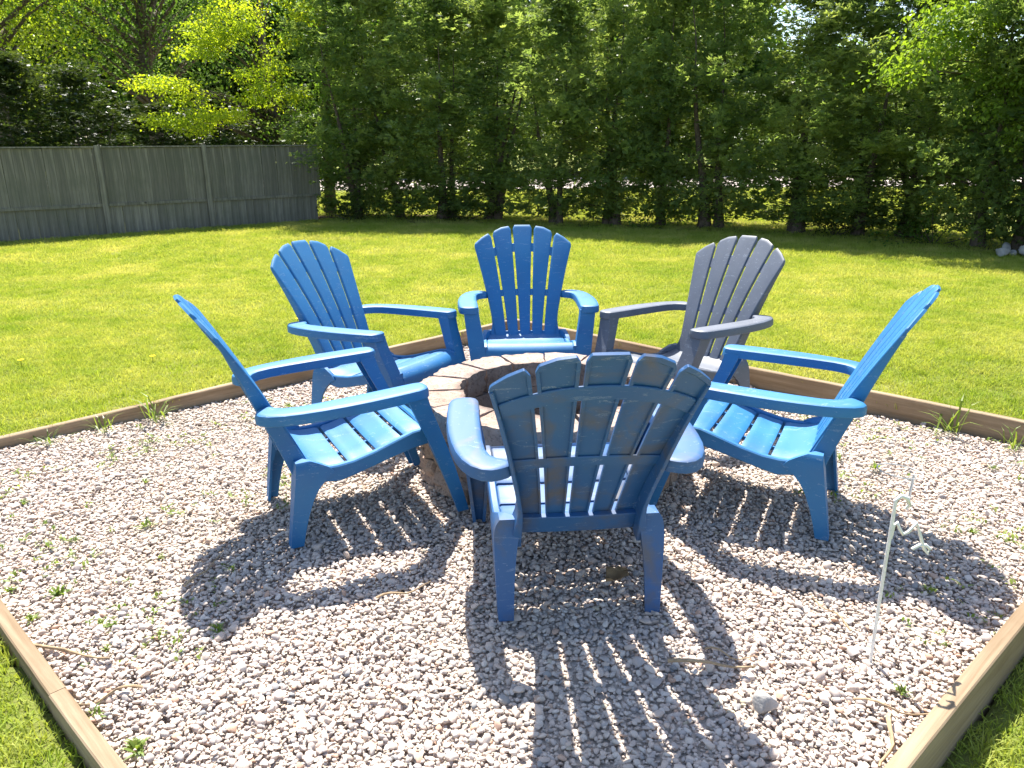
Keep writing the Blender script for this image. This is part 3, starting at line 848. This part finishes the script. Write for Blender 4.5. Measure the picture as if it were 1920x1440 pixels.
# the centre slat spans both signs
def centre_slat():
    A = [0, .02, .05, .09, .11, .14, .3, .5, .7, .86, .89, .91, .95, .98, 1]
    Bv = [0, .02, .15, .3, .45, .6, .75, .85, .92, .955, .965, .975, .99, 1]
    fr, bk = [], []
    for b in Bv:
        for a in A:
            d = lerps(a, *DROP[0]); s = -0.012 + (0.73 - d + 0.012) * b; w = wback(s) / 5 - .0068
            x = w * (2 * a - 1); e = min(a, 1 - a); et = 1 - b
            of = 0.004 * max(0, 1 - e / 0.05) ** 2 + 0.004 * max(0, 1 - et / 0.012) ** 2 - 0.0015 * (1 - (2 * a - 1) ** 2)
            rim = e <= 0.09 or b >= 0.975
            fr.append(back_pt(x, s, of)); bk.append(back_pt(x, s, 0.013 if rim else 0.0060))
    m, n = len(A), len(Bv); V = fr + bk; F = []; o = len(fr)
    for r_ in range(n - 1):
        for c in range(m - 1):
            q = (r_ * m + c, r_ * m + c + 1, (r_ + 1) * m + c + 1, (r_ + 1) * m + c)
            F.append(q); F.append(tuple(k + o for k in q[::-1]))
    ring = [c for c in range(m)] + [r_ * m + m - 1 for r_ in range(1, n)] + [(n - 1) * m + c for c in range(m - 2, -1, -1)] + [r_ * m for r_ in range(n - 2, 0, -1)]
    for k in range(len(ring)):
        a, b = ring[k], ring[(k + 1) % len(ring)]
        F.append((a, b, b + o, a + o))
    return mesh('back_slat', V, F, 35)
PARTS.append(('back_slat', centre_slat()))
PARTS.append(('back_band', band_mesh(.552, .608, .006, .0148, .955, .075)))
PARTS.append(('back_band', band_mesh(.262, .304, .006, .0140, .955, .014)))
PARTS.append(('back_band', band_mesh(-.045, .030, .006, .028, 1.0)))
for s in (-1, 1): PARTS.append(('back_side_flange', wing_mesh(s)))
for y0, y1 in ((-.168, -.026), (-.013, .088), (.101, .202), (.215, .296)):
    PARTS.append(('seat_slat', seat_slat_mesh(y0, y1, .236, .236)))
PARTS.append(('seat_front', apron_mesh()))
for x in (-.085, .085): PARTS.append(('seat_rib', rib_mesh(x)))
for s in (-1, 1):
    PARTS.append(('side_rail', rail_mesh(s))); PARTS.append(('rear_leg', rear_leg_mesh(s)))
    PARTS.append(('front_leg', front_leg_mesh(s))); PARTS.append(('arm_rest', arm_mesh(s)))

def chair(x, y, yaw, roll, pitch, z, mat, label):
    t = empty('adirondack_chair', (x, y, z), (pitch, roll, R(yaw)))
    tag(t, label, 'chair', 'garden chairs around the fire pit')
    for nm, me in PARTS:
        o = link(nm, me, BLUE, t)
        if mat is not BLUE:
            o.material_slots[0].link = 'OBJECT'; o.material_slots[0].material = mat
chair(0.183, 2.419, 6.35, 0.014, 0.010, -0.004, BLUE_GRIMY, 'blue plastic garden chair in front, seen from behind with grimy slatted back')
chair(-0.705, 2.936, -63.4, -0.020, 0.026, 0.006, BLUE, 'leftmost blue plastic garden chair, in side view facing right')
chair(-0.729, 4.047, -117.78, -0.024, 0.001, 0.002, BLUE, 'blue plastic garden chair at the rear left, turned towards the fire pit')
chair(0.090, 4.520, 182.33, -0.003, 0.005, 0.008, BLUE, 'blue plastic garden chair at the far side, facing the camera squarely')
chair(0.940, 4.084, 124.70, 0.029, -0.004, -0.003, GREY, 'grey plastic garden chair, the only one that is not blue')
chair(1.055, 2.952, 63.92, 0.028, 0.009, 0.006, BLUE, 'rightmost blue plastic garden chair, in side view facing left')

# ------------------------------------------------------------------ fire pit
PX, PY, PR, PI_ = 0.17, 3.40, 0.60, 0.405
NB, CH = 15, 0.124
pit = empty('fire_pit', (PX, PY, 0)); tag(pit, 'round fire pit of stacked tan concrete blocks ringed by the chairs', 'fire pit')
def block_mesh(seed):
    r = np.random.default_rng(seed); h = math.pi / NB - 0.013; nr, na, nz = 5, 8, 5
    bm = bmesh.new(); grid = {}
    def P(i, j, k):
        if (i, j, k) in grid: return grid[i, j, k]
        ro = PI_ + (PR - PI_) * i / nr; a = -h + 2 * h * j / na; z = CH * k / nz
        # split outer face with tapered flanks, chipped edges
        if i == nr: ro = PR * math.cos(h) / math.cos(a) * 1.012; ro -= 0.016 * (abs(2 * j / na - 1) > .99)
        p = np.array([ro * math.cos(a), ro * math.sin(a), z])
        edge = (i in (0, nr)) + (j in (0, na)) + (k in (0, nz))
        amp = 0.0012 + (0.0065 if i == nr else 0.0045 if i == 0 else 0)
        nrm = np.array([r.normal(0, amp), r.normal(0, .0008), r.normal(0, .0012)])
        c = np.array([(PI_ + PR) / 2, 0, CH / 2])
        if edge >= 2: p = p + (c - p) / np.linalg.norm(c - p) * r.uniform(.0005, .0055)
        p = p + nrm; p[2] = min(max(p[2], .0012), CH - .0012)
        grid[i, j, k] = bm.verts.new(p); return grid[i, j, k]
    for j in range(na):
        for k in range(nz):
            for i in (0, nr): bm.faces.new((P(i, j, k), P(i, j + 1, k), P(i, j + 1, k + 1), P(i, j, k + 1)))
    for i in range(nr):
        for k in range(nz):
            for j in (0, na): bm.faces.new((P(i, j, k), P(i + 1, j, k), P(i + 1, j, k + 1), P(i, j, k + 1)))
        for j in range(na):
            for k in (0, nz): bm.faces.new((P(i, j, k), P(i + 1, j, k), P(i + 1, j + 1, k), P(i, j + 1, k)))
    bmesh.ops.recalc_face_normals(bm, faces=bm.faces)
    me = bpy.data.meshes.new('block'); bm.to_mesh(me); bm.free()
    me.shade_smooth(); me.set_sharp_from_angle(angle=R(38)); me.materials.append(BLOCK)
    return me
bks = [block_mesh(200 + i) for i in range(6)]
for c in range(3):
    for b in range(NB):
        o = link('block', bks[rng.integers(0, 6)], None, pit)
        a = (b + 0.5 * (c % 2) + 0.25) * 2 * math.pi / NB
        o.location = (rng.normal(0, .004), rng.normal(0, .004), c * (CH + .0015) + 0.006); o.rotation_euler = (0, 0, a + rng.normal(0, .006))
av, af = [(0, 0, .045)], []
for q, z in ((.15, .05), (.28, .035), (.40, .02)):
    for k in range(24):
        a = k * math.pi / 12; av.append((q * math.cos(a), q * math.sin(a), z + rng.normal(0, .006)))
for k in range(24): af.append((0, 1 + k, 1 + (k + 1) % 24))
for r_ in range(2):
    for k in range(24): af.append((1 + r_ * 24 + k, 25 + r_ * 24 + k, 25 + r_ * 24 + (k + 1) % 24, 1 + r_ * 24 + (k + 1) % 24))
link('ash_bed', mesh('ash_bed', av, af, 80), ASH, pit)

# ------------------------------------------------------------------ small things on the gravel
s1 = empty('garden_stake', (1.034, 1.91, 0)); tag(s1, 'tall thin white metal stake with a zigzag hook, stuck in the gravel', 'stake')
link('rod', mesh('rod', *tube([(0, 0, -.05), (.0, 0, .25), (.0, -.005, .515)], .0048, 8), 60), WHITE, s1)
link('top_cap', mesh('top_cap', *join([tube([(-.004, -.005, .512), (.014, -.004, .528), (.034, .0, .518), (.042, .0, .498), (.03, .0, .488)], [.004, .006, .007, .006, .003], 8)]), 60), WHITE, s1)
link('hook', mesh('hook', *tube([(.003, -.003, .40), (.006, -.003, .438), (.014, -.003, .448), (.022, -.003, .430), (.035, -.003, .412), (.048, -.003, .418), (.068, -.003, .446), (.080, -.003, .415), (.100, -.003, .365), (.112, -.003, .352), (.116, -.003, .366),
                                 (.103, -.003, .378), (.085, -.003, .378), (.066, -.003, .366)], .0045, 8), 60), WHITE, s1)
s2 = empty('ring_stake', (1.613, 2.88, 0)); tag(s2, 'short white metal stake with a thin oval wire ring on top', 'stake')
link('rod', mesh('rod', *tube([(0, 0, -.05), (.004, 0, .08), (.008, 0, .155)], .0055, 8), 60), WHITE, s2)
link('wire_ring', mesh('wire_ring', *tube([(-.045 + .088 * math.cos(a) , .01 + .075 * math.sin(a), .165 - .01 * math.cos(a)) for a in np.linspace(0, 6.6, 40)], .0026, 6), 60), WHITE, s2)

def stick(a, b, r, label, kink=0.02):
    A, B = Vector((*a, .022)), Vector((*b, .02)); d = B - A; s = Vector((-d.y, d.x, 0)).normalized()
    path = [A + d * t + s * kink * math.sin(t * 4.3 + r * 900) * (1 - abs(2 * t - 1)) + Vector((0, 0, .010 * math.sin(t * 7) + .004)) for t in np.linspace(0, 1, 9)]
    o = link('twig', mesh('twig', *tube(path, [r * (1.1 - .6 * t) for t in np.linspace(0, 1, 9)], 6), 60), DRYSTICK)
    tag(o, label, 'twig', 'dry twigs on the gravel')
stick((-1.50, 1.99), (-1.17, 1.91), .0055, 'long brown twig lying across the bottom left plank')
stick((0.44, 1.885), (0.68, 1.85), .0055, 'tan twig on the gravel at the end of the arm shadow')
stick((0.97, 1.66), (0.86, 1.48), .0062, 'straw coloured twig beside the bottom right plank')
stick((-1.11, 2.30), (-1.06, 2.51), .004, 'thin pale twig in the shadow of the leftmost chair')
stick((-0.45, 2.22), (-0.28, 2.31), .0035, 'thin twig on sunlit gravel left of the front chair')
stick((1.02, 2.02), (0.97, 2.22), .003, 'thin pale stem beside the tall white stake')
stick((-1.02, 1.79), (-1.18, 1.72), .004, 'short twig near the bottom left plank')
stick((0.90, 1.72), (1.12, 1.66), .003, 'thin stem on the gravel below the tall white stake')
stick((0.56, 1.94), (0.70, 1.90), .0028, 'thin stem above the tan twig on sunlit gravel')

def leaf_piece():
    P = []
    n, m = 7, 7
    for i in range(n):
        for j in range(m):
            u, v = i / (n - 1) * 2 - 1, j / (m - 1) * 2 - 1
            w = (1 - u * u) ** .5 * (1 - .25 * math.sin(7 * u))
            P.append((u * .045, v * .034 * w, .026 + .02 * v * v * math.cos(2 * u) + .012 * u * u + .006 * math.sin(5 * u + 3 * v)))
    F = [(i * m + j, i * m + j + 1, (i + 1) * m + j + 1, (i + 1) * m + j) for i in range(n - 1) for j in range(m - 1)]
    me = mesh('dry_leaf', P, F, 60); return me
o = link('dry_leaf', leaf_piece(), DRYLEAF); o.location = (0.355, 2.345, 0.0); o.rotation_euler = (.1, -.15, .5)
o.modifiers.new('thickness', 'SOLIDIFY').thickness = .0012
tag(o, 'curled brown dead leaf on the gravel under the front chair', 'leaf')

def rock(loc, s, seed, rz, label, group=None, sc=(1, 1, 1)):
    me = stone_mesh(seed, 3, .75)
    o = link('rock', me, ROCK); o.location = loc; o.scale = tuple(s * k for k in sc); o.rotation_euler = (0, 0, rz)
    tag(o, label, 'rock', group)
rock((0.665, 1.715, .02), .085, 301, .4, 'larger flat grey stone on the gravel right of the front chair shadow')
for i, (x, y, s, lb) in enumerate([(6.35, 10.05, .20, 'leftmost stone'), (6.52, 10.25, .26, 'upper stone'), (6.62, 10.0, .24, 'front stone'), (6.75, 10.2, .22, 'rightmost stone'), (6.50, 10.08, .15, 'smallest stone')]):
    rock((x, y, s * .3), s, 310 + i, i * 1.1, lb + ' of the pale heap at the right edge of the lawn', 'stone heap at the lawn edge')

# ------------------------------------------------------------------ weeds
def weed_mesh(seed, n, h, w, spread):
    r = np.random.default_rng(seed); out = []
    for _ in range(n):
        a = r.uniform(0, 6.28); L = h * r.uniform(.5, 1.2); el = r.uniform(.25, 1.3)
        b = np.array([r.normal(0, spread), r.normal(0, spread), .004])
        d = np.array([math.cos(a) * math.cos(el), math.sin(a) * math.cos(el), math.sin(el)])
        s = np.array([-math.sin(a), math.cos(a), 0]) * w * r.uniform(.7, 1.3)
        m1 = b + d * L * .45; tp = b + d * L + np.array([math.cos(a), math.sin(a), -.5]) * L * .22
        m2 = b + d * L * .8 + np.array([0, 0, -.03 * L])
        out += [b - s * .25, b + s * .25, m1 + s, m1 - s, m1 - s, m1 + s, m2 + s * .7, m2 - s * .7, m2 - s * .7, m2 + s * .7, tp + s * .05, tp - s * .05]
    return quads_mesh('weed', np.array(out))
wk = [weed_mesh(400 + i, 20, .042, .0055, .009) for i in range(4)]
tall = [weed_mesh(420 + i, 20, .16, .0042, .03) for i in range(3)]
def weed(x, y, me, s, label, nm='weed', grp='weeds in the gravel', z=0.0):
    o = link(nm, me, WEED); o.location = (x, y, z); o.scale = (s,) * 3; o.rotation_euler = (0, 0, rng.uniform(0, 6.28))
    tag(o, label, nm.replace('_', ' '), grp)
W = [(-1.46, 2.77, 1.3, 'largest green weed on sunlit gravel left of the leftmost chair shadow'), (-1.53, 2.29, 1.5, 'spreading green weed near the left picture edge, above the plank end'),
     (-2.07, 2.99, 1.0, 'small bright weed at the far left edge of the gravel'), (-0.92, 2.08, 1.2, 'low green weed just below the tip of the leftmost chair shadow'),
     (-1.29, 2.10, 1.0, 'small green weed a step right of the bottom left plank'), (-1.22, 1.99, .8, 'tiny weed beside the long brown twig'),
     (-1.68, 2.66, .9, 'faint green weed at mid height near the left edge'), (-1.29, 2.52, .9, 'thin weed left of the leftmost chair shadow, lower one'),
     (-1.01, 2.44, .9, 'green weed inside the shadow of the leftmost chair back'), (-1.71, 2.31, 1.0, 'bright yellow green weed at the end of the left plank'),
     (-1.65, 3.20, .9, 'thin weed far left, level with the leftmost chair legs'), (-0.94, 1.58, 1.5, 'leafy weed in the bottom left corner by the plank'),
     (-1.12, 1.70, 1.2, 'weed against the bottom left plank, under the twig'), (-1.54, 2.14, 1.2, 'weed touching the inner side of the bottom left plank'),
     (1.67, 3.29, 1.4, 'green weed patch behind the short ring stake'), (1.48, 3.36, 1.1, 'low weed behind the rear leg of the rightmost chair'),
     (1.39, 2.27, 1.2, 'dark weed inside the shadow of the rightmost chair back'), (1.96, 4.40, 1.2, 'upright weed at the right plank behind the rightmost chair'),
     (2.20, 3.28, 1.0, 'faint weed near the right edge of the gravel'), (1.76, 2.67, 1.0, 'thin weed right of the short ring stake'),
     (1.06, 1.77, .9, 'tiny weed below the foot of the tall stake'), (1.02, 4.88, 1.5, 'leafy weed at the plank left of the grey chair'),
     (-0.86, 4.95, 1.5, 'white flowering weed at the plank behind the rear left chair'), (-0.60, 5.20, 1.3, 'small weed at the plank between the rear left and far chairs'),
     (-1.29, 4.25, 1.0, 'weed on the gravel behind the rear left chair leg'), (1.75, 4.42, 1.0, 'small weed at the plank right of the grey chair leg')]
for i, (x, y, s, lb) in enumerate(W): weed(x, y, wk[i % 4], s * .6, lb)
for i, (x, y, s, lb) in enumerate([(-1.98, 4.02, 1.1, 'clump of long grass at the left plank, right of the smaller clumps'), (-2.17, 3.86, .8, 'thin long grass at the left plank, middle clump'), (-2.36, 3.68, .7, 'thin long grass at the left plank, leftmost clump'),
                                   (2.27, 3.74, 1.2, 'bright clump of long grass at the right plank'), (2.45, 3.52, .8, 'thin long grass at the right plank near the picture edge')]):
    weed(x, y, tall[i % 3], s, lb, 'grass_clump', 'grass clumps along the planks')

# scattered seedlings nobody could count
sd = [weed_mesh(440 + i, 6, .016, .004, .012) for i in range(4)]
pts, rot, scl, idx = [], [], [], []
for _ in range(1600):
    if rng.random() < .6: x, y = rng.uniform(-2.6, -.9), rng.uniform(1.6, 4.4)
    else: x, y = rng.uniform(1.2, 2.6), rng.uniform(1.8, 4.4)
    if not inside(x, y, -.03): continue
    if math.sin(5 * x + 1) * math.cos(6 * y) + rng.normal(0, .5) < .35: continue
    k = rng.uniform(.6, 1.4)
    pts.append((x, y, .004)); rot.append((0, 0, rng.uniform(0, 6.28))); scl.append((k, k, k)); idx.append(rng.integers(0, 4))
tag(scatter('seedlings', pts, rot, scl, idx, sd, WEED), 'tiny green seedlings sprouting between the pebbles', 'seedlings', kind='stuff')

# dandelions on the lawn
def dand():
    V, F = tube([(0, 0, 0), (.003, 0, .03), (.004, 0, .05)], .0018, 5)
    return mesh('stem', V, F, 60)
def dhead():
    V = [(0, 0, .008)]; F = []
    for k in range(14):
        a = k * math.pi / 7; q = .022 if k % 2 else .016
        V.append((q * math.cos(a), q * math.sin(a), .002 + .003 * (k % 2)))
    for k in range(14): F.append((0, 1 + k, 1 + (k + 1) % 14))
    V.append((0, 0, -.005)); F += [(15, 1 + (k + 1) % 14, 1 + k) for k in range(14)]
    return mesh('flower_head', V, F, 30)
ds, dh = dand(), dhead()
for x, y, lb in [(-2.40, 5.0, 'yellow dandelion in the lawn left of the leftmost chair back'), (-3.25, 4.95, 'yellow dandelion in the lawn at the left picture edge'), (-1.72, 6.1, 'yellow dandelion in the lawn behind the rear left chair arm')]:
    t = empty('dandelion', (x, y, zl(x, y))); tag(t, lb, 'flower', 'dandelions in the lawn')
    link('stem', ds, WEED, t); o = link('flower_head', dh, YELLOW, t); o.location = (.004, 0, .052)
